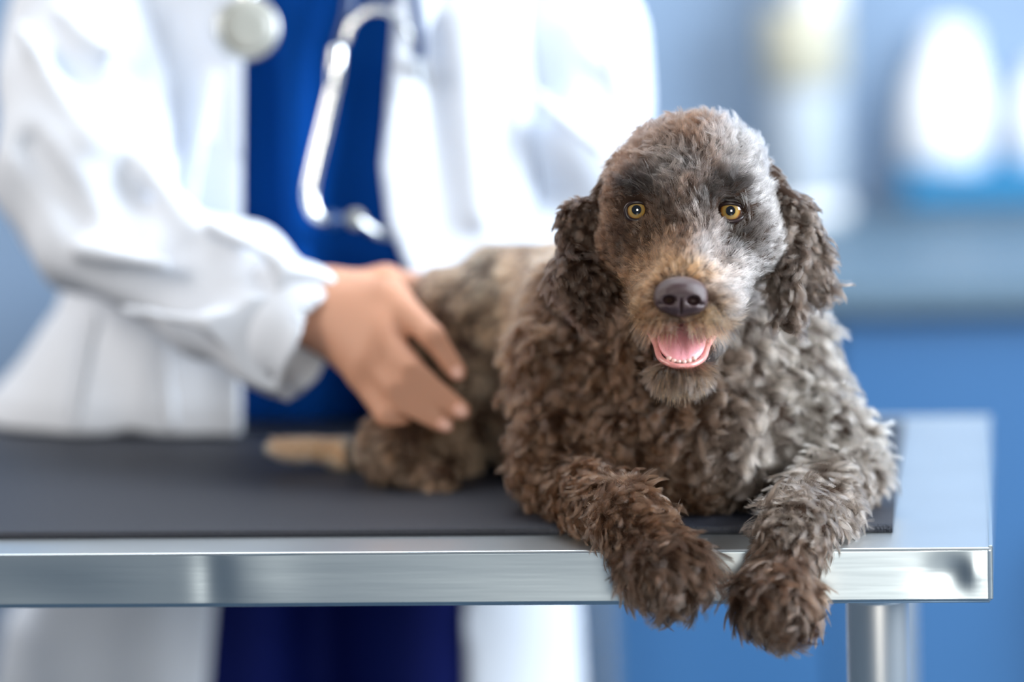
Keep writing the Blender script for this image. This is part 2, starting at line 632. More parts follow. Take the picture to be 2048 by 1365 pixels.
def iris_mat():
    m = bpy.data.materials.new('amber_iris')
    m.use_nodes = True
    nt = m.node_tree
    b = nt.nodes['Principled BSDF']
    a = nt.nodes.new('ShaderNodeAttribute')
    a.attribute_name = 'ring'
    r = nt.nodes.new('ShaderNodeValToRGB')
    e = r.color_ramp.elements
    e[0].position, e[0].color = 0.0, srgb(150, 110, 40)
    e[1].position, e[1].color = 1.0, srgb(36, 20, 10)
    for p, c in ((0.3, srgb(170, 146, 84)), (0.62, srgb(168, 122, 54)), (0.85, srgb(104, 60, 18))):
        q = e.new(p)
        q.color = c
    nt.links.new(a.outputs['Fac'], r.inputs[0])
    nt.links.new(r.outputs[0], b.inputs['Base Color'])
    b.inputs['Roughness'].default_value = 0.08
    b.inputs['Specular IOR Level'].default_value = 0.6
    b.inputs['Coat Weight'].default_value = 1.0
    b.inputs['Coat Roughness'].default_value = 0.02
    return m


M['iris'] = iris_mat()

dog_base = on_plane_z(1250, 985, MZ)
dog = thing('dog', 'curly brown dog lying on the table with its paws over the edge', 'dog', dog_base)

H = 0.0026
fd = Field((-0.62, -0.08, 0.83), (-0.05, 0.50, 1.26), H)
K1 = 26 * U
body_prims = [
    # trunk, hips, haunch, tail
    (pxell(1215, 735, -440, 205, 250, 260), 0.03),
    (pxell(1150, 690, -620, 165, 215, 220), 0.03),
    (pxell(1010, 660, -760, 150, 190, 200), 0.03),
    (pxell(915, 705, -690, 92, 150, 140), 0.025),
    (pxell(888, 632, -715, 74, 92, 110), 0.02),
    (pxcone((915, 760, -670, 90), (812, 885, -590, 78)), 0.02),
    (pxell(790, 895, -570, 82, 62, 95), 0.02),
    (pxcone((800, 930, -540, 45), (880, 965, -470, 34)), 0.012),
    (pxcone((800, 880, -700, 40), (700, 905, -760, 26)), 0.012),
    (pxcone((700, 905, -760, 26), (552, 896, -770, 26)), 0.008),
    (pxell(1100, 860, -640, 120, 120, 130), 0.03),
    (pxell(985, 855, -790, 90, 105, 90), 0.03),
    (pxell(915, 905, -650, 55, 55, 50), 0.02),
    # chest, shoulders
    (pxcone((1385, 470, -170, 165), (1400, 740, -280, 190)), 0.03),
    (pxell(1400, 860, -240, 255, 185, 190), 0.03),
    (pxell(1535, 795, -280, 108, 195, 150), 0.03),
    (pxell(1195, 810, -330, 105, 190, 150), 0.03),
    # right side of picture: fore leg
    (pxcone((1562, 735, -270, 84), (1695, 928, -190, 66)), 0.03),
    (pxcone((1700, 940, -190, 66), (1632, 1030, 40, 58)), 0.02),
    (pxcone((1632, 1030, 40, 58), (1585, 1075, 190, 54)), 0.015),
    (pxcone((1585, 1075, 190, 56), (1556, 1190, 250, 62)), 0.015),
    (pxell(1552, 1205, 258, 72, 72, 52), 0.012),
    # left side of picture: fore leg
    (pxcone((1180, 720, -320, 95), (1105, 930, -220, 64)), 0.03),
    (pxcone((1100, 945, -225, 62), (1180, 1005, -40, 60)), 0.02),
    (pxcone((1180, 1005, -40, 60), (1270, 1052, 165, 56)), 0.015),
    (pxcone((1270, 1052, 165, 56), (1325, 1130, 238, 64)), 0.015),
    (pxell(1330, 1140, 246, 78, 72, 52), 0.012),
]
for tx, ty, tr in ((1497, 1225, 27), (1532, 1252, 28), (1570, 1250, 28), (1603, 1222, 25)):
    body_prims.append((pxcone((tx, ty - 45, 268, tr), (tx - 2, ty, 275, tr - 3)), 0.005))
for tx, ty, tr in ((1292, 1178, 27), (1330, 1195, 28), (1370, 1185, 28), (1402, 1155, 25)):
    body_prims.append((pxcone((tx - 14, ty - 42, 258, tr), (tx, ty, 266, tr - 3)), 0.005))
head_prims = [
    (hell(1379, 400, -110, 166, 138, 170), 0.01),
    (hell(1386, 325, -130, 118, 82, 130), 0.02),
    (hell(1284, 378, -22, 52, 36, 46), 0.012),
    (hell(1452, 381, -22, 52, 36, 46), 0.012),
    (hell(1370, 440, -4, 58, 62, 48), 0.012),
    (hell(1260, 478, -85, 66, 95, 90), 0.012),
    (hell(1500, 478, -85, 66, 95, 90), 0.012),
    (hcone((1372, 470, -14, 66), (1362, 585, 145, 54)), 0.014),
    (hell(1321, 602, 108, 48, 38, 80), 0.012),
    (hcone((1268, 500, -50, 58), (1322, 592, 90, 46)), 0.014),
    (hcone((1490, 500, -50, 58), (1408, 592, 90, 46)), 0.014),
    (hell(1405, 602, 108, 48, 38, 80), 0.012),
    (hell(1362, 612, 160, 46, 34, 42), 0.008),
    (hcone((1368, 650, -110, 80), (1364, 730, 70, 44)), 0.012),
    (hell(1363, 742, 96, 48, 30, 46), 0.008),
]
for p, k in body_prims:
    fd.op(p, k)
for p, k in head_prims:
    fd.op(p, k)
# the open mouth and the eye sockets
fd.op(hell(1363, 686, 150, 60, 40, 120), 0.004, True)
for ex, ey in ((1273, 420), (1461, 422)):
    fd.op(hell(ex, ey, 42, 29, 26, 40), 0.004, True)
# soft folds and muscle
s_all = fd.sl(fd.lo, fd.lo + 9)
nz_ = Waves(0.05, 12, 3)
for i in range(0, fd.F.shape[0], 40):
    sl_ = (slice(i, i + 40), slice(None), slice(None))
    fd.F[sl_] += 0.0016 * nz_(fd.pts(sl_)).astype(np.float32)
# nothing of the dog below the mat, or inside the table
P_ = fd.ax[2][None, None, :]
Y_ = fd.ax[1][None, :, None]
cut = np.where(Y_ > mf - 0.003, (MZ + 0.0005) - P_, np.where(Y_ > -0.002, 0.9006 - P_, -1.0)) + 0 * fd.F[:, :1, :1]
fd.F = np.maximum(fd.F, cut.astype(np.float32))
ins = (Y_ > -0.0025) & (P_ < 0.9)
fd.F = np.where(ins, np.maximum(fd.F, 0.001), fd.F)
Vd, Qd = fd.mesh()
body = obj('body', Vd, Qd, M['undercoat'], dog)
M['tailskin'] = mat('tail_undercoat', srgb(176, 142, 108), 0.8, spec=0.1)
body.data.materials.append(M['tailskin'])
qx, qy, qs = to_px(Vd[Qd].mean(1))
M['trunkskin'] = mat('trunk_undercoat', srgb(100, 74, 56), 0.8, spec=0.1, noise=(60, 0.25, (1, 1, 1)))
body.data.materials.append(M['trunkskin'])
qtail = (qx < 690) & (qs > EYE + 620 * U)
qtrunk = (qx > 1000) & (qx < 1350) & (qs > EYE + 400 * U) & (qs < EYE + 700 * U) & ~qtail
body.data.polygons.foreach_set('material_index', np.where(qtail, 1, np.where(qtrunk, 2, 0)).astype(np.int32))


def ear_mesh(prims):
    lo = np.min([p[1] for p in prims], 0) - 0.015
    hi = np.max([p[2] for p in prims], 0) + 0.015
    f = Field(lo, hi, 0.0022)
    for p in prims:
        f.op(p, 0.01)
    nz = Waves(0.03, 12, 5)
    f.F += 0.002 * nz(f.pts((slice(None),) * 3)).astype(np.float32)
    return f.mesh()


ear_specs = [
    [hcone((1246, 345, -125, 28), (1178, 445, -110, 40)), hcone((1178, 440, -110, 40), (1155, 540, -95, 38)),
     hcone((1155, 540, -95, 38), (1186, 628, -80, 22)), hcone((1205, 420, -130, 30), (1190, 560, -110, 26))],
    [hcone((1520, 335, -125, 28), (1588, 430, -110, 38)), hcone((1588, 425, -110, 36), (1615, 520, -110, 36)),
     hcone((1615, 520, -110, 34), (1632, 570, -115, 24)), hcone((1565, 420, -90, 30), (1575, 540, -70, 26)),
     hcone((1575, 540, -70, 26), (1574, 632, -62, 18))],
]
ears = []
for sp in ear_specs:
    ve, qe = ear_mesh(sp)
    ears.append((obj('ear', ve, qe, M['undercoat'], dog), ve, qe))


# ---- fur
def tri_sample(V, Q, n, wfun):
    T = np.concatenate([Q[:, [0, 1, 2]], Q[:, [0, 2, 3]]])
    a, b, c = V[T[:, 0]], V[T[:, 1]], V[T[:, 2]]
    nr = np.cross(b - a, c - a)
    A = np.linalg.norm(nr, axis=1) / 2
    # smooth vertex normals
    vn = np.zeros_like(V)
    for k in range(3):
        np.add.at(vn, T[:, k], nr)
    vn /= np.linalg.norm(vn, axis=1)[:, None] + 1e-12
    w = A * wfun((a + b + c) / 3, vn[T[:, 0]])
    w /= w.sum()
    i = rng.choice(len(T), n, p=w)
    u, v = rng.random(n), rng.random(n)
    f = u + v > 1
    u[f], v[f] = 1 - u[f], 1 - v[f]
    P = a[i] + (b - a)[i] * u[:, None] + (c - a)[i] * v[:, None]
    N = vn[T[i, 0]] * (1 - u - v)[:, None] + vn[T[i, 1]] * u[:, None] + vn[T[i, 2]] * v[:, None]
    N /= np.linalg.norm(N, axis=1)[:, None] + 1e-12
    return P, N


def unit(v):
    return v / (np.linalg.norm(v, axis=-1, keepdims=True) + 1e-12)


def camvec(a, b, c):
    """vector from picture-right, picture-up and toward-viewer components"""
    return np.asarray(a)[..., None] * A_R + np.asarray(b)[..., None] * A_U - np.asarray(c)[..., None] * A_F


def gauss(px, py, cx, cy, sx, sy):
    return np.exp(-(((px - cx) / sx) ** 2 + ((py - cy) / sy) ** 2))


NP = 7
S_ = np.linspace(0, 1, NP)


def grow(P, N, flow, L, lean, curl, freq, spacing, clump, seed, rootdrop=0.0015, tight=0.6):
    """strands from roots P; flow: desired direction; curl (m), freq (turns), spacing of the locks (m)"""
    g = np.random.default_rng(seed)
    n = len(P)

    def strand(P, N, flow, L, lean, curl, freq, ph):
        t = unit(flow - N * (flow * N).sum(1, keepdims=True))
        b = np.cross(N, t)
        out = np.zeros((len(P), NP, 3))
        out[:, 0] = P - N * rootdrop
        ds = L / (NP - 1)
        for k in range(1, NP):
            s = S_[k]
            ln = lean * (0.55 + 0.45 * min(1, s * 1.8))
            d = unit(t * ln[:, None] + N * (1 - ln)[:, None])
            out[:, k] = out[:, k - 1] + d * ds[:, None]
        ang = 2 * math.pi * freq[:, None] * S_[None, :] + ph[:, None]
        amp = curl[:, None] * np.minimum(1, S_ * 2.0)[None, :]
        out += b[:, None, :] * (amp * (np.sin(ang) - np.sin(ph)[:, None]))[..., None]
        out += N[:, None, :] * (0.6 * amp * (np.cos(ang) - np.cos(ph)[:, None]))[..., None]
        return out
    # lock centres
    area_ = n
    nc = max(20, int(n / spacing))
    ci = g.choice(n, nc, replace=False)
    kd = KDTree(nc)
    for j, q in enumerate(ci):
        kd.insert(P[q], j)
    kd.balance()
    near = np.fromiter((kd.find(p)[1] for p in P), int, n)
    jf = unit(flow + 0.38 * np.linalg.norm(flow, axis=1, keepdims=True) * g.normal(size=(n, 3)) * (0.35 + clump)[:, None])
    ph = g.uniform(0, 2 * math.pi, n)
    own = strand(P, N, jf, L * g.uniform(0.75, 1.15, n), lean, curl * 0.6, freq, ph)
    cc = strand(P[ci], N[ci], jf[ci], L[ci] * g.uniform(0.85, 1.2, nc), np.clip(lean[ci] + g.normal(0, 0.10, nc), 0.2, 0.97), curl[ci], freq[ci] * g.uniform(0.8, 1.25, nc), g.uniform(0, 2 * math.pi, nc))
    cl = cc[near]
    off = own[:, :1] - cl[:, :1]
    spread = 1 - (np.zeros(n) + tight)[:, None] * (S_[None, :] ** 0.8) * clump[:, None]
    target = cl + off * spread[..., None]
    w = (clump[:, None] * np.minimum(1, S_ * 1.6)[None, :])[..., None]
    return own * (1 - w) + target * w, near


def fur_object(name, pts, colr, rad, parent, label=None):
    n = len(pts)
    c = bpy.data.hair_curves.new(name)
    c.add_curves([NP] * n)
    q = (pts - wloc(parent)).astype(np.float32).reshape(-1)
    c.attributes['position'].data.foreach_set('vector', q)
    ra = c.attributes.get('radius') or c.attributes.new('radius', 'FLOAT', 'POINT')
    taper = np.array([1.0, 1.0, 0.95, 0.85, 0.7, 0.5, 0.18])
    ra.data.foreach_set('value', (rad[:, None] * taper[None, :]).astype(np.float32).reshape(-1))
    ca = c.attributes.new('fur_color', 'FLOAT_COLOR', 'POINT')
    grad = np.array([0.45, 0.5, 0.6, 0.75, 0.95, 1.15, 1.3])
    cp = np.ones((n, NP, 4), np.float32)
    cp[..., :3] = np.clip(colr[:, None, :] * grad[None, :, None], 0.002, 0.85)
    ca.data.foreach_set('color', cp.reshape(-1))
    c.materials.append(M['fur'])
    o = bpy.data.objects.new(name, c)
    COL.objects.link(o)
    o.parent = parent
    o['kind'] = 'stuff'
    if label:
        o['label'] = label
    return o


def lin(*c):
    return np.array(srgb(*c)[:3])


BROWN, DARK, SILVER, TAN, GOLD, GREY = lin(112, 84, 64), lin(58, 42, 34), lin(178, 172, 168), lin(186, 152, 112), lin(206, 164, 104), lin(132, 120, 110)


def mixc(a, b, w):
    return a * (1 - w[:, None]) + b * w[:, None]


def facing(C, N):
    d = unit(CAM - C)
    f = (N * d).sum(1)
    return np.where(f > -0.25, 1.0, 0.12)


IN_HEAD = lambda px, py, w: (w > -330) & (py < 800) & (((px - 1378) / 200) ** 2 + ((py - 500) / 300) ** 2 < 1) & (w > -260 + np.maximum(0, py - 560) * 1.25)

# body and legs
NB = 240000


def wb_(C, N):
    px, py, s = to_px(C)
    w = (EYE - s) / U
    k = np.where(w < -430, 0.8, 1.0)
    k = np.where(IN_HEAD(px, py, w - DH / U), 0.0, k)
    k = np.where((C[:, 2] < MZ + 0.002) & (C[:, 1] > 0), 0.02, k)
    k = np.where((px < 715) & (w < -620), 2.0, k)
    return k * facing(C, N)


Pb, Nb = tri_sample(Vd, Qd, NB, wb_)
px, py, s = to_px(Pb)
w = (EYE - s) / U
paw = np.clip((py - 1040) / 60, 0, 1) * (w > 60)
leg = np.clip((py - 900) / 80, 0, 1) * (w > -300)
trunk = np.clip((-330 - w) / 120, 0, 1) * (px < 1350)
haun = np.clip((960 - px) / 60, 0, 1)
tail = ((px < 715) & (w < -620)).astype(float)
chest = (1 - trunk) * (1 - leg)
# direction of the coat
left = px < 1400
fx = np.where(left, 0.55, -0.45) * leg + (1 - leg) * np.where(trunk > 0.5, -0.25, 0.25 * np.sign(px - 1400))
fy = np.where(leg > 0.5, -0.75, -1.0)
fw = 0.55 * leg + 0.1 * chest - 0.35 * trunk
fx = np.where(paw > 0.5, np.where(left, 0.25, -0.1), fx)
fw = np.where(paw > 0.5, 0.12, fw)
fx = np.where(tail > 0.5, -1.0, fx)
fy = np.where(tail > 0.5, 0.0, fy)
fw = np.where(tail > 0.5, 0.0, fw)
sw = Waves(0.045, 14, 79)(Pb)
sw2 = Waves(0.045, 14, 80)(Pb)
swk = (1 - 0.6 * trunk) * (1 - 0.5 * paw) * (1 - tail) * 0.55
flow = unit(camvec(fx + swk * sw, fy + 0.4 * swk * sw2, fw))
L = (50 * chest + 26 * trunk + 46 * leg * (1 - trunk)) * np.exp(0.2 * Waves(0.025, 14, 77)(Pb))
L = L * (1 - paw) + 62 * paw
L = np.where(tail > 0.5, 20, L) * U
lean = 0.68 * chest + 0.80 * trunk + 0.66 * leg * (1 - trunk)
lean = np.clip(lean * (1 - paw) + 0.84 * paw, 0.3, 0.9)
curl = (9.0 * chest + 2.5 * trunk + 8.5 * leg * (1 - trunk)) * np.exp(0.25 * Waves(0.03, 14, 78)(Pb)) * (1 - 0.45 * paw) * U
freq = np.clip(0.85 * chest + 0.6 * trunk + 0.9 * leg, 0.5, 1.0) * (1 - 0.3 * paw)
clump = np.clip(0.82 * chest + 0.5 * trunk + 0.85 * leg, 0.4, 0.88)
strands = np.zeros((NB, NP, 3))
near = np.zeros(NB, int)
base_i = 0
reg = np.where(paw > 0.5, 0, np.where(leg > 0.5, 1, np.where(trunk > 0.5, 2, 3)))
for q, spc, tg in ((0, 30.0, 0.7), (1, 34.0, 0.7), (2, 40.0, 0.5), (3, 60.0, 0.62)):
    m_ = reg == q
    st_, nr_ = grow(Pb[m_], Nb[m_], flow[m_], L[m_], lean[m_], curl[m_], freq[m_], spc, clump[m_], 11 + q, tight=tg)
    strands[m_] = st_
    near[m_] = nr_ + base_i
    base_i += nr_.max() + 1
tone = np.random.default_rng(5).normal(0, 1, near.max() + 1)[near] * 0.6 + rng.normal(0, 0.8, NB)
cb = np.tile(lin(84, 60, 44), (NB, 1))
cb = mixc(cb, np.tile(lin(196, 142, 104), (NB, 1)), np.clip(trunk * 0.9, 0, 1))
cb = mixc(cb, np.tile(lin(84, 58, 42), (NB, 1)), haun * 0.6)
cb = mixc(cb, np.tile(lin(146, 136, 126), (NB, 1)), np.clip((px - 1380) / 200, 0, 1) * (1 - paw) * (1 - 0.45 * leg) * 0.85)  # right side greyer, partly key light painted into the fur colour
cb = mixc(cb, np.tile(lin(68, 50, 39), (NB, 1)), paw * 0.75)
cb = mixc(cb, np.tile(lin(242, 212, 172), (NB, 1)), tail * np.clip((690 - px) / 60, 0.5, 1))
cb = cb * np.exp(0.38 * tone)[:, None]
cb = cb * np.where(paw > 0.3, 0.72, 0.82)[:, None]
rad = rng.uniform(0.07, 0.12, NB) * 1e-3
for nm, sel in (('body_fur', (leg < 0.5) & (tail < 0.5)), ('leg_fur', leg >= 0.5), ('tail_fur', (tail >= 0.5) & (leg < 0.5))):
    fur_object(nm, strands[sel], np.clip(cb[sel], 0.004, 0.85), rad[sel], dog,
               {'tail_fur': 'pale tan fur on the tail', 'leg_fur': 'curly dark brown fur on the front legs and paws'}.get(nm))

# head
NH = 100000


def wh_(C, N):
    px, py, s = to_px(C)
    w = (EYE - DH - s) / U
    k = np.where(IN_HEAD(px, py, w), 1.0, 0.0)
    for ex, ey in ((1273, 420), (1461, 422)):
        k = np.where(((px - ex) / 27) ** 2 + ((py - ey) / 23) ** 2 < 1, 0, k)
    k = np.where((((px - 1362) / 47) ** 2 + ((py - 594) / 34) ** 2 < 1) & (w > 120), 0, k)
    k = np.where((((px - 1363) / 64) ** 2 + ((py - 688) / 44) ** 2 < 1) & (w > -120), 0, k)
    k = np.where((py > 540) & (w > 0), k * 1.2, k)
    return k * facing(C, N)


Ph, Nh = tri_sample(Vd, Qd, NH, wh_)
px, py, s = to_px(Ph)
w = (EYE - DH - s) / U
dx, dy = px - 1363, -(py - 588)
rr = np.hypot(dx, dy) + 1e-6
muz = np.clip((w - 20) / 60, 0, 1) * np.clip((py - 455) / 60, 0, 1)
top = np.clip((430 - py) / 120, 0, 1)
chin = np.clip((py - 715) / 18, 0, 1)
stache = gauss(px, py, 1310, 640, 60, 32) + gauss(px, py, 1416, 640, 60, 32)
stache = np.clip(stache * 1.3, 0, 1) * (1 - chin)
brow = np.clip(gauss(px, py, 1290, 372, 48, 26) + gauss(px, py, 1448, 376, 48, 26), 0, 1)
fx = dx / rr
fy = dy / rr
fy = np.where(top > 0.2, fy * 0.8 - 0.15, fy)
fw = -0.45 - 0.6 * top
fx = np.where(stache > 0.4, 0.75 * np.sign(dx), fx)
fy = np.where(stache > 0.4, -0.85, fy)
fw = np.where(stache > 0.4, 0.1, fw)
fx = np.where(chin > 0.5, 0.25 * np.sign(dx) * np.minimum(1, np.abs(dx) / 40), fx)
fy = np.where(chin > 0.5, -1, fy)
fw = np.where(chin > 0.5, 0.15, fw)
# brows sweep outward and up
fx = np.where(brow > 0.5, np.sign(px - 1370) * 0.6, fx)
fy = np.where(brow > 0.5, 0.5, fy)
fsw = Waves(0.022, 14, 91)(Ph)
flow = unit(camvec(fx + 0.28 * fsw * (1 - 0.5 * muz), fy + 0.15 * Waves(0.022, 14, 92)(Ph), fw))
L = (32 + 12 * top + 4 * muz + 12 * stache + 10 * chin + 8 * brow) * U
edge_eye = np.minimum(np.hypot((px - 1273) / 46, (py - 420) / 40), np.hypot((px - 1461) / 46, (py - 422) / 40))
L = np.where(edge_eye < 1, L * np.clip(edge_eye - 0.2, 0.25, 0.8), L)
edge_nose = np.hypot((px - 1362) / 75, (py - 592) / 58)
L = np.where((edge_nose < 1) & (w > 90), L * np.clip(edge_nose, 0.5, 1), L)
lean = 0.90 - 0.07 * top - 0.1 * muz - 0.12 * chin - 0.06 * stache + 0 * px
lean = np.where(edge_eye < 1.1, 0.88, lean)
curl = (2.2 + 2.6 * top) * U
freq = 0.5 + 0.2 * top
clump = np.clip(0.68 + 0.12 * top + 0.1 * stache, 0, 0.85)
strands, near = grow(Ph, Nh, flow, L, lean, curl, freq, 15.0, clump, 23, 0.001, tight=0.8)
g2 = np.random.default_rng(9)
tone = g2.normal(0, 1, near.max() + 1)[near] * 0.5 + rng.normal(0, 0.9, NH)
big = Waves(0.035, 14, 17)(Ph)
ch = np.tile(lin(86, 60, 44), (NH, 1))
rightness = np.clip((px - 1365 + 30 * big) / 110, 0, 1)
ch = mixc(ch, np.tile(lin(130, 126, 124), (NH, 1)), rightness * 0.85)  # right half truly greyer, with some of the side light mixed into its colour
ch = mixc(ch, np.tile(lin(108, 102, 98), (NH, 1)), np.clip(gauss(px, py, 1330, 350, 40, 60), 0, 1) * 0.75)
ch = mixc(ch, np.tile(lin(84, 54, 36), (NH, 1)), np.clip((1300 - px) / 60, 0, 1) * top * 0.85)
ch = mixc(ch, np.tile(lin(100, 70, 48), (NH, 1)), np.clip(gauss(px, py, 1315, 500, 42, 55) * 1.1, 0, 1) * 0.85)
ch = mixc(ch, np.tile(lin(134, 94, 62), (NH, 1)), np.clip(gauss(px, py, 1362, 548, 75, 24) * 1.2, 0, 1) * 0.85)
ch = mixc(ch, np.tile(lin(114, 76, 46), (NH, 1)), np.clip(gauss(px, py, 1280, 600, 55, 65), 0, 1) * 0.85)
ch = mixc(ch, np.tile(lin(132, 98, 62), (NH, 1)), np.clip(gauss(px, py, 1415, 632, 38, 36), 0, 1) * 0.8)
ch = mixc(ch, np.tile(lin(82, 64, 48), (NH, 1)), chin * 0.8)
dk = np.clip(1.5 * gauss(px, py, 1280, 372, 48, 28) + 1.4 * gauss(px, py, 1446, 378, 48, 26) + 0.8 * gauss(px, py, 1375, 325, 16, 40)
             + 0.7 * gauss(px, py, 1330, 425, 24, 34) + 0.75 * gauss(px, py, 1412, 420, 22, 38)
             + 0.7 * gauss(px, py, 1250, 470, 34, 35) + 0.5 * gauss(px, py, 1500, 480, 26, 30) + 0.5 * gauss(px, py, 1265, 520, 30, 30), 0, 1)
ch = mixc(ch, np.tile(lin(24, 19, 17), (NH, 1)), dk * 0.95)
lipdark = np.clip((py - 690) / 20, 0, 1) * (1 - chin) + gauss(px, py, 1363, 745, 75, 10) * 0.8
ch = mixc(ch, np.tile(lin(44, 36, 34), (NH, 1)), np.clip(lipdark, 0, 1) * 0.85)
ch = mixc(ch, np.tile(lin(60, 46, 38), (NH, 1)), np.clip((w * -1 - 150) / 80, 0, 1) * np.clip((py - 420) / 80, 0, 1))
ch = 0.86 * ch * np.exp(0.5 * tone)[:, None]
rad = rng.uniform(0.075, 0.12, NH) * 1e-3
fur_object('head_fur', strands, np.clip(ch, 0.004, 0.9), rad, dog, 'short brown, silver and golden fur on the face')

# long guard hairs over the upper lip and on the chin
NW = 520
sel = np.flatnonzero(((py > 606) & (py < 660) & (np.abs(dx) > 10) & (np.abs(dx) < 82) & (w > 60)) | ((chin > 0.6) & (w > 40) & (np.abs(dx) < 45)))
pick = rng.choice(sel, NW)
Pw, Nw = Ph[pick], Nh[pick]
ddx = px[pick] - 1363
ck = chin[pick] > 0.5
w0 = unit(Nw + camvec(0 * ddx, -0.3 + 0 * ddx, 0.2 + 0 * ddx))
w1 = unit(camvec(np.where(ck, 0.003 * ddx, 0.008 * ddx), -1.0 + 0 * ddx, 0.12 + 0 * ddx) + 0.16 * rng.normal(size=(NW, 3)))
lw = np.where(ck, rng.uniform(18, 36, NW), rng.uniform(24, 46, NW)) * U
sw_ = Pw[:, None, :] + lw[:, None, None] * (w0[:, None, :] * (0.42 * np.sin(S_ * 1.4))[None, :, None] + w1[:, None, :] * (S_ ** 1.35)[None, :, None])
cw = lin(118, 80, 46)[None] * np.exp(0.6 * rng.normal(0, 1, NW))[:, None]
fur_object('whiskers', sw_, np.clip(cw, 0.01, 0.8), rng.uniform(0.10, 0.17, NW) * 1e-3, dog, 'long golden brown hairs on the upper lip and chin')

# ears
for k, (eo, ve, qe) in enumerate(ears):
    NE = 21000
    Pe, Ne = tri_sample(ve, qe, NE, lambda C, N: facing(C, N))
    px, py, s = to_px(Pe)
    side = -1 if k == 0 else 1
    low = np.clip((py - 380) / 120, 0, 1)
    flow = unit(camvec(side * 0.25 * (1 - low) + 0 * px, -1.0 + 0 * px, 0.05 + 0 * px))
    L = (18 + 36 * low) * U
    strands, near = grow(Pe, Ne, flow, L, 0.82 - 0.1 * low, (1.5 + 7.5 * low) * U, 0.8 + 0 * px, 44.0, 0.8 + 0 * px, 31 + k)
    tone = g2.normal(0, 1, near.max() + 1)[near] * 0.5 + rng.normal(0, 0.45, NE)
    ce = np.tile(lin(54, 39, 30) if k == 0 else lin(76, 64, 56), (NE, 1)) * np.exp(0.36 * tone)[:, None]
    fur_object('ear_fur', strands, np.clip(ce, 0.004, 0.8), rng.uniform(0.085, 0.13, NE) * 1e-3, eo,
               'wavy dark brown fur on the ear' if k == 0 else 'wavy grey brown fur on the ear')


# ---- eyes
def cap(c, r, ang0, ang1, axis, n=40, m=10):
    a = unit(np.asarray(axis, float))
    t = unit(np.cross(a, A_U))
    b = np.cross(a, t)
    V, F, R = [], [], []
    for i in range(m + 1):
        q = ang0 + (ang1 - ang0) * i / m
        for k in range(n):
            f = 2 * math.pi * k / n
            V.append(c + r * (a * math.cos(q) + (t * math.cos(f) + b * math.sin(f)) * math.sin(q)))
            R.append(i / m)
    for i in range(m):
        for k in range(n):
            F.append((i * n + k, (i + 1) * n + k, (i + 1) * n + (k + 1) % n, i * n + (k + 1) % n))
    return np.array(V), F, np.array(R)


ER = 30 * U
for ex, ey in ((1273, 420), (1461, 422)):
    c = Hh(ex, ey, -4)
    ax = unit(CAM - c)
    V, F, R = cap(c, ER, 0.001, 3.1, ax, 40, 24)
    e = obj('eye', V, F, M['eyewhite'], dog)
    V, F, R = cap(c, ER * 1.006, 0.30, 0.74, ax)
    io = obj('iris', V, F, M['iris'], e)
    at = io.data.attributes.new('ring', 'FLOAT', 'POINT')
    at.data.foreach_set('value', R.astype(np.float32))
    V, F, R = cap(c, ER * 1.008, 0.0005, 0.32, ax)
    obj('pupil', V, F, M['pupil'], e)
    # lids: an almond ring
    path = []
    sgn = -1 if ex < 1370 else 1
    for q in np.linspace(0, 2 * math.pi, 25):
        xx = 25.5 * math.cos(q) + sgn * (4 * math.cos(q) ** 3)
        yy = (15.5 if math.sin(q) > 0 else 21.0) * math.sin(q) - sgn * 2 * math.cos(q) * 0.5
        zz = math.sqrt(max(30.5 ** 2 - xx * xx - yy * yy, 9)) - 4
        path.append(Hh(ex + xx, ey - yy, zz))
    obj('eyelid', *tube(path, [4.6 * U] * 25, 10, 72), M['lid'], dog)

# ---- nose
lo = Hh(1362, 594, 200) - 0.03
f = Field(lo, lo + 0.06, 0.0006)
f.op(hell(1362, 584, 192, 49, 30, 36), 0.004)
f.op(hell(1335, 600, 196, 26, 26, 30), 0.004)
f.op(hell(1389, 601, 196, 26, 26, 30), 0.004)
f.op(hell(1362, 612, 196, 30, 22, 26), 0.005)
f.op(hell(1338, 601, 228, 13, 9, 26), 0.002, True)
f.op(hell(1387, 602, 228, 13, 9, 26), 0.002, True)
f.op(hell(1318, 609, 226, 12, 4, 14), 0.0015, True)
f.op(hell(1407, 610, 226, 12, 4, 14), 0.0015, True)
f.op(hell(1362, 622, 226, 2.4, 22, 16), 0.0015, True)
obj('nose', *f.mesh(), M['nose'], dog, label='moist brown nose with two nostrils')

# ---- mouth
lo = Hh(1363, 695, 60) - 0.05
f = Field(lo, lo + 0.1, 0.0010)
tq = math.radians(34)
tax = (A_R, A_U * math.cos(tq) - A_F * math.sin(tq), A_F * math.cos(tq) + A_U * math.sin(tq))
f.op(ell(Hh(1363, 680, 66), (48 * U, 17 * U, 80 * U), tax), 0.004)
f.op(ell(Hh(1363, 660, 78), (2.5 * U, 9 * U, 60 * U), tax), 0.006, True)
obj('tongue', *f.mesh(), M['tongue'], dog, label='pink tongue in the open mouth')
path = [Hh(1300, 664, 40), Hh(1312, 690, 75), Hh(1320, 716, 112), Hh(1342, 730, 138), Hh(1363, 733, 144), Hh(1386, 730, 138), Hh(1407, 716, 112), Hh(1416, 690, 75), Hh(1432, 664, 40)]
obj('lower_lip', *tube(path, [7 * U, 6.5 * U, 6 * U, 5.5 * U, 5.5 * U, 5.5 * U, 6 * U, 6.5 * U, 7 * U], 12, 60), M['gum'], dog, label='pink lower lip')
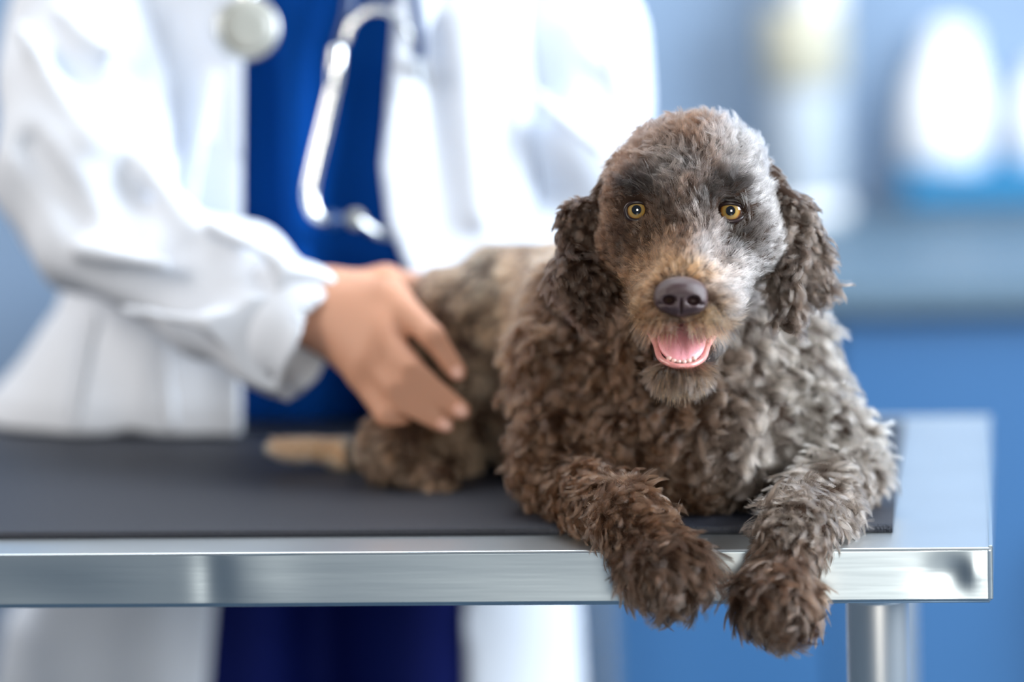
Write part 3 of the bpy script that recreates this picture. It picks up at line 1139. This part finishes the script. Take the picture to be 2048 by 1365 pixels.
for k in range(6):
    tx = 1338 + k * 10
    c = Hh(tx, 722.5 + 0.012 * (tx - 1363) ** 2 * -1, 132 - 0.012 * (tx - 1363) ** 2)
    obj('tooth', *lathe([(2.2 * U, 2 * U), (4.6 * U, 0.8 * U), (5.4 * U, -2 * U), (4.6 * U, -7 * U)], 8, A_U, c), M['tooth'], dog)
for tx in (1322, 1404):
    c = Hh(tx, 715, 112)
    obj('tooth', *lathe([(0.6 * U, 5 * U), (3 * U, 2 * U), (4 * U, -2 * U), (4 * U, -7 * U)], 8, A_U, c), M['tooth'], dog)
lo = Hh(1363, 690, 0) - 0.06
f = Field(lo, lo + 0.12, 0.0014)
f.op(hell(1363, 690, 10, 54, 30, 60), 0.004)
obj('mouth_lining', *f.mesh(), M['gum'], dog)
# ---- claws
for tx, ty, w_ in ((1497, 1247, 290), (1532, 1278, 294), (1570, 1276, 294), (1605, 1246, 288), (1296, 1202, 286), (1336, 1222, 288), (1378, 1210, 288), (1418, 1176, 282)):
    p = Hp(tx, ty, w_)
    obj('claw', *tube([p, p - A_U * 0.004 - A_F * 0.001, p - A_U * 0.0085 + A_F * 0.0005], [0.0026, 0.002, 0.0005], 8, 8), M['claw'], dog)
# ------------------------------------------------------------------ the vet
def VP(px, py, s):
    return W(px, py, s)


def vcone(a, b):
    """a, b = (px, py, s, radius in px at that distance)"""
    return cone(W(*a[:3]), a[3] * a[2] / FPX, W(*b[:3]), b[3] * b[2] / FPX)


def loft(zs, cx, cy, a, b, z0, z1, power=2.3):
    zs = np.asarray(zs, float)

    def fn(P):
        z = P[..., 2]
        A, B = np.interp(z, zs, a), np.interp(z, zs, b)
        X, Y = np.interp(z, zs, cx), np.interp(z, zs, cy)
        q = (np.abs((P[..., 0] - X) / A) ** power + np.abs((P[..., 1] - Y) / B) ** power) ** (1 / power)
        d = (q - 1) * np.minimum(A, B)
        return np.maximum(d, np.maximum(z0 - z, z - z1))
    m = max(max(a), max(b)) + 0.02
    return fn, np.array([min(cx) - m, min(cy) - m, z0]), np.array([max(cx) + m, max(cy) + m, z1])


def add_waves(f, amp, wv, mask=None):
    for i in range(0, f.F.shape[0], 30):
        sl_ = (slice(i, i + 30), slice(None), slice(None))
        P = f.pts(sl_)
        d = amp * wv(P)
        if mask is not None:
            d = d * mask(P)
        f.F[sl_] += d.astype(np.float32)


CX = W(590, 400, 3.6)[0]
vet_base = np.array([CX, 0.70, 0.0])
vet = thing('person', 'person in a white coat over navy scrubs holding the dog, head out of frame', 'person', vet_base)

ZU = [0.88, 0.93, 1.0, 1.1, 1.2, 1.3, 1.42, 1.5]
AU = np.array([0.262, 0.246, 0.212, 0.192, 0.185, 0.188, 0.185, 0.13])
BU = np.array([0.125, 0.125, 0.125, 0.122, 0.12, 0.115, 0.10, 0.07])
FU = np.array([0.452, 0.447, 0.452, 0.470, 0.485, 0.497, 0.53, 0.57])       # front surface
CXU = np.full(8, CX) + np.array([-0.018, -0.006, 0.018, 0.029, 0.025, 0.015, 0, 0])
ZLo = [0.05, 0.45, 0.70, 0.9]
ALo = np.array([0.27, 0.265, 0.245, 0.19])
BLo = np.array([0.14, 0.135, 0.13, 0.125])


def in_gap(P, Lk, Rk):
    """signed: negative inside the strip between the two front edges of the coat"""
    px, py, s = to_px(P.reshape(-1, 3))
    l = np.interp(py, Lk[0], Lk[1])
    r = np.interp(py, Rk[0], Rk[1])
    g = np.maximum(l - px, px - r) * 0.00041
    return g.reshape(P.shape[:-1])


LK = ([-200, 100, 450, 900, 1200, 1400], [500, 486, 484, 482, 432, 412])
RK = ([-200, 0, 250, 330, 440, 530, 700, 900, 1200, 1400], [800, 790, 771, 762, 775, 812, 850, 900, 928, 934])

# --- scrub top
f = Field((CX - 0.3, 0.40, 0.86), (CX + 0.3, 0.80, 1.54), 0.005)
FS = FU + np.array([0.075, 0.06, 0.03, 0.016, 0.014, 0.014, 0.014, 0.014])
f.op(loft(ZU, CXU, FS + BU, AU * 0.78, BU, 0.907, 1.50), 0.004)
wv = Waves(0.10, 10, 4, (1.0, 0.6, 0.22))
add_waves(f, 0.0045, wv)
f.op(cone(W(505, 140, 3.47), 0.010, W(520, 620, 3.47), 0.012), 0.03, True)
f.op(cone(W(590, 20, 3.47), 0.006, W(600, 520, 3.46), 0.010), 0.03)
f.op(cone(W(745, 180, 3.475), 0.008, W(690, 520, 3.47), 0.010), 0.03, True)
f.F = np.maximum(f.F, (0.907 - f.ax[2])[None, None, :].astype(np.float32))
obj('scrub_top', *f.mesh(), M['scrub'], vet, label='navy blue scrub top under the coat')

# --- scrub trousers: two legs below the table
f = Field((CX - 0.26, 0.50, 0.02), (CX + 0.26, 0.92, 0.93), 0.007)
for sgn in (-1, 1):
    f.op(cone((CX + sgn * 0.085, 0.71, 0.86), 0.105, (CX + sgn * 0.105, 0.70, 0.06), 0.085), 0.03)
f.op(ell((CX, 0.71, 0.86), (0.185, 0.115, 0.10), (np.array([1., 0, 0]), np.array([0, 1., 0]), np.array([0, 0, 1.]))), 0.04)
add_waves(f, 0.004, Waves(0.12, 10, 8, (1.0, 0.6, 0.25)))
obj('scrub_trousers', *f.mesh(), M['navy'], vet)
for sgn in (-1, 1):
    f = Field((CX + sgn * 0.105 - 0.08, 0.50, -0.01), (CX + sgn * 0.105 + 0.08, 0.82, 0.12), 0.005)
    f.op(ell((CX + sgn * 0.105, 0.63, 0.045), (0.048, 0.12, 0.045), (np.array([1., 0, 0]), np.array([0, 1., 0]), np.array([0, 0, 1.]))), 0.01)
    f.op(cone((CX + sgn * 0.105, 0.70, 0.06), 0.05, (CX + sgn * 0.105, 0.71, 0.10), 0.05), 0.02)
    f.F = np.maximum(f.F, (0.001 - f.ax[2])[None, None, :].astype(np.float32))
    obj('shoe', *f.mesh(), M['white'], vet)

# --- coat, upper panels
f = Field((CX - 0.40, 0.40, 0.88), (CX + 0.32, 0.80, 1.54), 0.0042)
f.op(loft(ZU, CXU, FU + BU, AU, BU, 0.907, 1.52), 0.004)
add_waves(f, 0.0042, Waves(0.085, 12, 24, (1.0, 0.5, 0.16)), lambda P: np.clip((1.18 - P[..., 2]) / 0.15, 0.45, 1.0))
for a, b, sub in (((330, 60, 3.47, 10), (345, 420, 3.45, 14), True), ((420, 160, 3.46, 8), (380, 420, 3.45, 10), False),
                  ((190, 640, 3.45, 12), (150, 850, 3.45, 10), False), ((245, 660, 3.44, 12), (235, 850, 3.44, 10), True),
                  ((330, 690, 3.44, 10), (345, 850, 3.44, 12), False), ((420, 720, 3.44, 9), (428, 850, 3.44, 8), True),
                  ((860, 60, 3.47, 8), (880, 480, 3.45, 10), True), ((930, 40, 3.47, 12), (960, 430, 3.46, 14), False),
                  ((1010, 60, 3.48, 10), (1030, 400, 3.47, 12), True)):
    f.op(vcone(a, b), 0.022, sub)
P = f.pts((slice(None),) * 3)
g = in_gap(P, LK, RK)
back = (P[..., 1] - 0.57)                     # only the front half is open
f.F = np.maximum(f.F, -np.maximum(g, back)).astype(np.float32)
f.F = np.maximum(f.F, (0.907 - f.ax[2])[None, None, :].astype(np.float32))
obj('coat_body', *f.mesh(), M['coat'], vet, label='white coat hanging open at the front')
del P, g, back

# --- lapels: a second layer along the two front edges
for nm, lo_k, hi_k in (('lapel', lambda l, r: l - 95, lambda l, r: l - 3), ('lapel', lambda l, r: r + 3, lambda l, r: r + 88)):
    f = Field((CX - 0.16, 0.40, 1.02), (CX + 0.22, 0.60, 1.45), 0.0042)
    f.op(loft(ZU, CXU, FU + BU - 0.004, AU + 0.003, BU, 0.907, 1.50), 0.004)
    P = f.pts((slice(None),) * 3)
    px, py, s = to_px(P.reshape(-1, 3))
    l, r = np.interp(py, *LK), np.interp(py, *RK)
    taper = np.clip((330 - py) / 330, 0, 1.2)
    lo_, hi_ = lo_k(l, r), hi_k(l, r)
    if lo_k(0, 1000) < 500:
        lo_ = hi_ - (hi_ - lo_) * taper
    else:
        hi_ = lo_ + (hi_ - lo_) * taper
    g = (np.maximum(lo_ - px, px - hi_) * 0.00041).reshape(P.shape[:-1])
    inner = loft(ZU, CXU, FU + BU, AU, BU, 0.5, 1.9)[0](P)
    f.F = np.maximum(np.maximum(f.F, g), -(inner + 0.003)).astype(np.float32)
    f.F = np.maximum(f.F, P[..., 1] - 0.56).astype(np.float32)
    obj(nm, *f.mesh(), M['coat'], vet)
del P, g, inner

# --- coat skirt below the table
f = Field((CX - 0.40, 0.54, 0.40), (CX + 0.34, 0.92, 0.915), 0.006)
f.op(loft(ZLo, CX + np.array([-0.045, -0.045, -0.04, -0.012]), np.full(4, 0.585) + BLo, ALo, BLo, 0.42, 0.912), 0.004)
add_waves(f, 0.006, Waves(0.10, 12, 31, (1.15, 0.7, 0.16)))
P = f.pts((slice(None),) * 3)
g = in_gap(P, LK, RK)
f.F = np.maximum(f.F, -np.maximum(g, P[..., 1] - 0.70)).astype(np.float32)
f.F = np.maximum(f.F, (0.567 - f.ax[1])[None, :, None].astype(np.float32))
obj('coat_skirt', *f.mesh(), M['coat'], vet)
del P, g


# --- sleeves
def sleeve(name, prims, ridges, cutp, cutn, hollow, lo, hi, seed):
    f = Field(lo, hi, 0.0042)
    for p in prims:
        f.op(vcone(*p), 0.035)
    add_waves(f, 0.004, Waves(0.09, 12, seed))
    for a, b, sub in ridges:
        f.op(vcone(a, b), 0.022, sub)
    if hollow:
        f.op(vcone(*hollow), 0.004, True)
    if cutn is not None:
        P = f.pts((slice(None),) * 3)
        f.F = np.maximum(f.F, ((P - cutp) @ cutn)).astype(np.float32)
    return obj(name, *f.mesh(), M['coat'], vet)


c0 = W(180, 450, 3.45)
c1 = W(615, 668, 3.315)
axis = unit(c1 - c0)
cutn = unit(A_R * 0.865 - A_U * 0.50 - A_F * 0.2)
prims = [((185, -200, 3.56, 150), (172, 150, 3.51, 152)), ((172, 150, 3.51, 152), (165, 360, 3.47, 150)), ((165, 340, 3.47, 148), (190, 455, 3.45, 130)),
         ((190, 455, 3.45, 128), (420, 568, 3.385, 118)), ((420, 568, 3.385, 118), (600, 662, 3.32, 128)), ((600, 662, 3.32, 128), (680, 704, 3.29, 130))]
ridges = [((45, 60, 3.45, 14), (200, 280, 3.405, 16), False), ((200, 280, 3.405, 16), (330, 330, 3.40, 20), False),
          ((120, 20, 3.45, 12), (270, 130, 3.42, 14), False), ((110, 130, 3.445, 12), (210, 205, 3.41, 12), True),
          ((200, 40, 3.445, 10), (300, 130, 3.43, 10), True), ((60, 290, 3.42, 12), (150, 440, 3.38, 14), True),
          ((300, 345, 3.39, 22), (390, 450, 3.36, 22), False), ((250, 390, 3.375, 12), (250, 520, 3.35, 12), True),
          ((160, 500, 3.37, 12), (330, 530, 3.33, 14), False), ((150, 560, 3.37, 10), (420, 610, 3.30, 12), True),
          ((250, 620, 3.34, 10), (480, 655, 3.27, 12), False), ((420, 450, 3.33, 14), (560, 520, 3.28, 12), False),
          ((500, 540, 3.30, 8), (590, 640, 3.24, 8), True), ((430, 640, 3.30, 12), (540, 735, 3.25, 12), False)]
sleeve('sleeve', prims, ridges, W(634, 668, 3.30), cutn, ((560, 640, 3.335, 112), (760, 745, 3.26, 116)),
       W(330, 300, 3.42) + np.array([-0.23, -0.15, -0.26]), W(330, 300, 3.42) + np.array([0.19, 0.26, 0.30]), 41)
# turned cuff band
f = Field(W(600, 665, 3.3) - 0.12, W(600, 665, 3.3) + 0.12, 0.003)
f.op(vcone((540, 632, 3.34, 130), (690, 708, 3.285, 140)), 0.004)
f.op(vcone((500, 610, 3.355, 122), (800, 765, 3.25, 130)), 0.003, True)
P = f.pts((slice(None),) * 3)
f.F = np.maximum(f.F, np.maximum((P - W(640, 672, 3.3)) @ cutn, (W(540, 625, 3.335) - P) @ cutn)).astype(np.float32)
add_waves(f, 0.0012, Waves(0.05, 10, 44))
obj('cuff', *f.mesh(), M['coat'], vet)
del P

prims = [((1105, -200, 3.60, 122), (1150, 120, 3.57, 128)), ((1150, 120, 3.57, 128), (1172, 330, 3.54, 130)), ((1172, 330, 3.54, 128), (1180, 450, 3.53, 118)),
         ((1180, 450, 3.53, 116), (1060, 560, 3.50, 100))]
ridges = [((1190, 20, 3.50, 10), (1250, 210, 3.49, 12), False), ((1120, 40, 3.48, 12), (1170, 250, 3.45, 14), True),
          ((1060, 180, 3.49, 12), (1200, 300, 3.44, 14), False), ((1050, 330, 3.48, 12), (1180, 380, 3.45, 14), True)]
sleeve('sleeve', prims, ridges, W(1030, 590, 3.49), unit(-A_R * 0.75 - A_U * 0.66), None,
       W(1150, 200, 3.53) + np.array([-0.17, -0.14, -0.22]), W(1150, 200, 3.53) + np.array([0.16, 0.20, 0.32]), 53)

# --- body (one surface): trunk, arms, both hands
f = Field((CX - 0.26, 0.22, 0.88), (CX + 0.34, 0.80, 1.56), 0.0036)
f.op(loft(ZU, CXU, FS + 0.02 + BU, AU * 0.68, BU - 0.012, 0.93, 1.50), 0.01)
f.op(cone((CX, 0.655, 1.44), 0.065, (CX, 0.65, 1.54), 0.058), 0.03)
SKR = [((185, -150, 3.57, 100), (170, 400, 3.47, 85)), ((170, 420, 3.47, 84), (520, 612, 3.345, 70)), ((520, 612, 3.345, 66), (640, 612, 3.30, 56))]
SKL = [((1105, -150, 3.61, 90), (1175, 420, 3.54, 80)), ((1175, 430, 3.54, 78), (1060, 555, 3.50, 60)), ((1060, 555, 3.50, 56), (990, 590, 3.475, 50))]
for p in SKR + SKL:
    f.op(vcone(*p), 0.02)
hand = [
    ((640, 612, 3.298, 56), (775, 600, 3.262, 44), 0.02),
    ((640, 618, 3.298, 56), (770, 655, 3.248, 44), 0.02),
    ((640, 622, 3.298, 54), (752, 705, 3.243, 40), 0.02),
    ((640, 628, 3.298, 50), (728, 742, 3.245, 36), 0.02),
    # index, middle, ring, little finger
    ((784, 598, 3.258, 34), (864, 672, 3.222, 25), 0.008), ((864, 672, 3.222, 25), (914, 745, 3.222, 20), 0.004),
    ((766, 676, 3.243, 34), (846, 766, 3.210, 26), 0.006), ((846, 766, 3.210, 26), (922, 822, 3.214, 20), 0.003),
    ((748, 722, 3.240, 32), (814, 806, 3.214, 25), 0.006), ((814, 806, 3.214, 25), (890, 850, 3.220, 19), 0.003),
    ((724, 752, 3.245, 29), (774, 832, 3.226, 23), 0.006), ((774, 832, 3.226, 23), (832, 868, 3.230, 18), 0.003),
    # thumb over the back
    ((670, 590, 3.305, 44), (770, 566, 3.312, 34), 0.015), ((770, 566, 3.312, 32), (835, 572, 3.345, 26), 0.008), ((835, 572, 3.345, 26), (870, 590, 3.368, 20), 0.004),
    # far hand behind the back
    ((990, 590, 3.475, 48), (950, 650, 3.455, 46), 0.015), ((950, 650, 3.455, 36), (900, 700, 3.44, 22), 0.008), ((960, 660, 3.455, 34), (930, 740, 3.44, 20), 0.008),
    ((975, 665, 3.455, 32), (965, 760, 3.44, 20), 0.008), ((985, 660, 3.455, 30), (1000, 745, 3.45, 18), 0.008), ((975, 600, 3.46, 32), (1035, 640, 3.45, 20), 0.008),
]
for a, b, k in hand:
    f.op(vcone(a, b), k)
bodym = obj('body', *f.mesh(), M['skin'], vet, label='bare hand and wrist resting on the haunch of the dog')
for (tx, ty, ts), (fx_, fy_, fs_) in (((914, 745, 3.222), (864, 672, 3.222)), ((922, 822, 3.214), (846, 766, 3.210)), ((890, 850, 3.220), (814, 806, 3.214)), ((832, 868, 3.230), (774, 832, 3.226))):
    c = W(tx, ty, ts) - A_F * 0.0062
    dr = unit(W(tx, ty, ts) - W(fx_, fy_, fs_))
    fN = Field(c - 0.012, c + 0.012, 0.0008)
    fN.op(ell(c, (0.0062, 0.0048, 0.0018), (dr, np.cross(A_F, dr), A_F)), 0.001)
    obj('fingernail', *fN.mesh(), M['nail'], bodym)

# ------------------------------------------------------------------ stethoscope
st = thing('stethoscope', 'steel and navy stethoscope hanging around the neck of the vet', 'stethoscope', W(640, 60, 3.43))
ps = 3.43 / FPX
cdir = unit(-A_F + A_R * 0.12 + A_U * 0.12)
cc_ = W(494, 56, 3.415)
cp_ = obj('chest_piece', *lathe([(50 * ps, -0.012), (64 * ps, -0.009), (66 * ps, -0.002), (64 * ps, 0.003), (57 * ps, 0.0045), (55 * ps, 0.0036), (4 * ps, 0.0036)], 48, cdir, cc_), M['satin'], st)
obj('diaphragm', *lathe([(54 * ps, 0.0034), (53 * ps, 0.0042), (26 * ps, 0.0046), (2 * ps, 0.0046)], 40, cdir, cc_), M['ivory'], cp_)
obj('stem', *tube([W(497, 20, 3.425), W(496, -20, 3.43), W(495, -60, 3.435)], [24 * ps, 22 * ps, 16 * ps], 16, 16), M['chrome'], cp_)
obj('tubing', *tube([W(495, -55, 3.435), W(480, -200, 3.45), W(500, -330, 3.52), W(600, -380, 3.6), W(700, -330, 3.52), W(712, -200, 3.46), W(700, 0, 3.44), W(684, 70, 3.435), W(675, 108, 3.432)], [13 * ps] * 9, 14, 80), M['tube'], st)
obj('ferrule', *tube([W(675, 96, 3.432), W(671, 135, 3.43), W(667, 178, 3.43)], [16 * ps, 17 * ps, 13 * ps], 14, 12), M['chrome'], st)
obj('ear_tube', *tube([W(668, 168, 3.43), W(648, 255, 3.43), W(630, 330, 3.43), W(620, 385, 3.43), W(628, 425, 3.43), W(652, 442, 3.432)], [13 * ps, 15 * ps, 15 * ps, 15 * ps, 14 * ps, 13 * ps], 14, 60), M['chrome'], st)
obj('ear_tip', *tube([W(648, 438, 3.432), W(668, 440, 3.434), W(684, 436, 3.436)], [15 * ps, 18 * ps, 9 * ps], 14, 14), M['tube'], st)
obj('ear_tube', *tube([W(836, 105, 3.432), W(842, 140, 3.452), W(850, 200, 3.478), W(845, 320, 3.478), W(838, 420, 3.478), W(800, 466, 3.472), W(755, 466, 3.452), W(716, 442, 3.44)], [11 * ps] * 8, 14, 60), M['chrome'], st)
obj('ear_tip', *tube([W(722, 446, 3.446), W(708, 438, 3.444), W(694, 434, 3.442)], [15 * ps, 20 * ps, 9 * ps], 14, 14), M['ivory'], st)
obj('spring', *tube([W(690, 85, 3.43), W(705, 45, 3.43), W(738, 22, 3.43), W(778, 25, 3.43), W(812, 58, 3.43), W(832, 110, 3.43)], [7 * ps] * 6, 12, 40), M['chrome'], st)
obj('tubing', *tube([W(808, -240, 3.47), W(815, -100, 3.45), W(828, 0, 3.435), W(838, 60, 3.43), W(838, 118, 3.43)], [13 * ps] * 5, 14, 40), M['tube'], st)
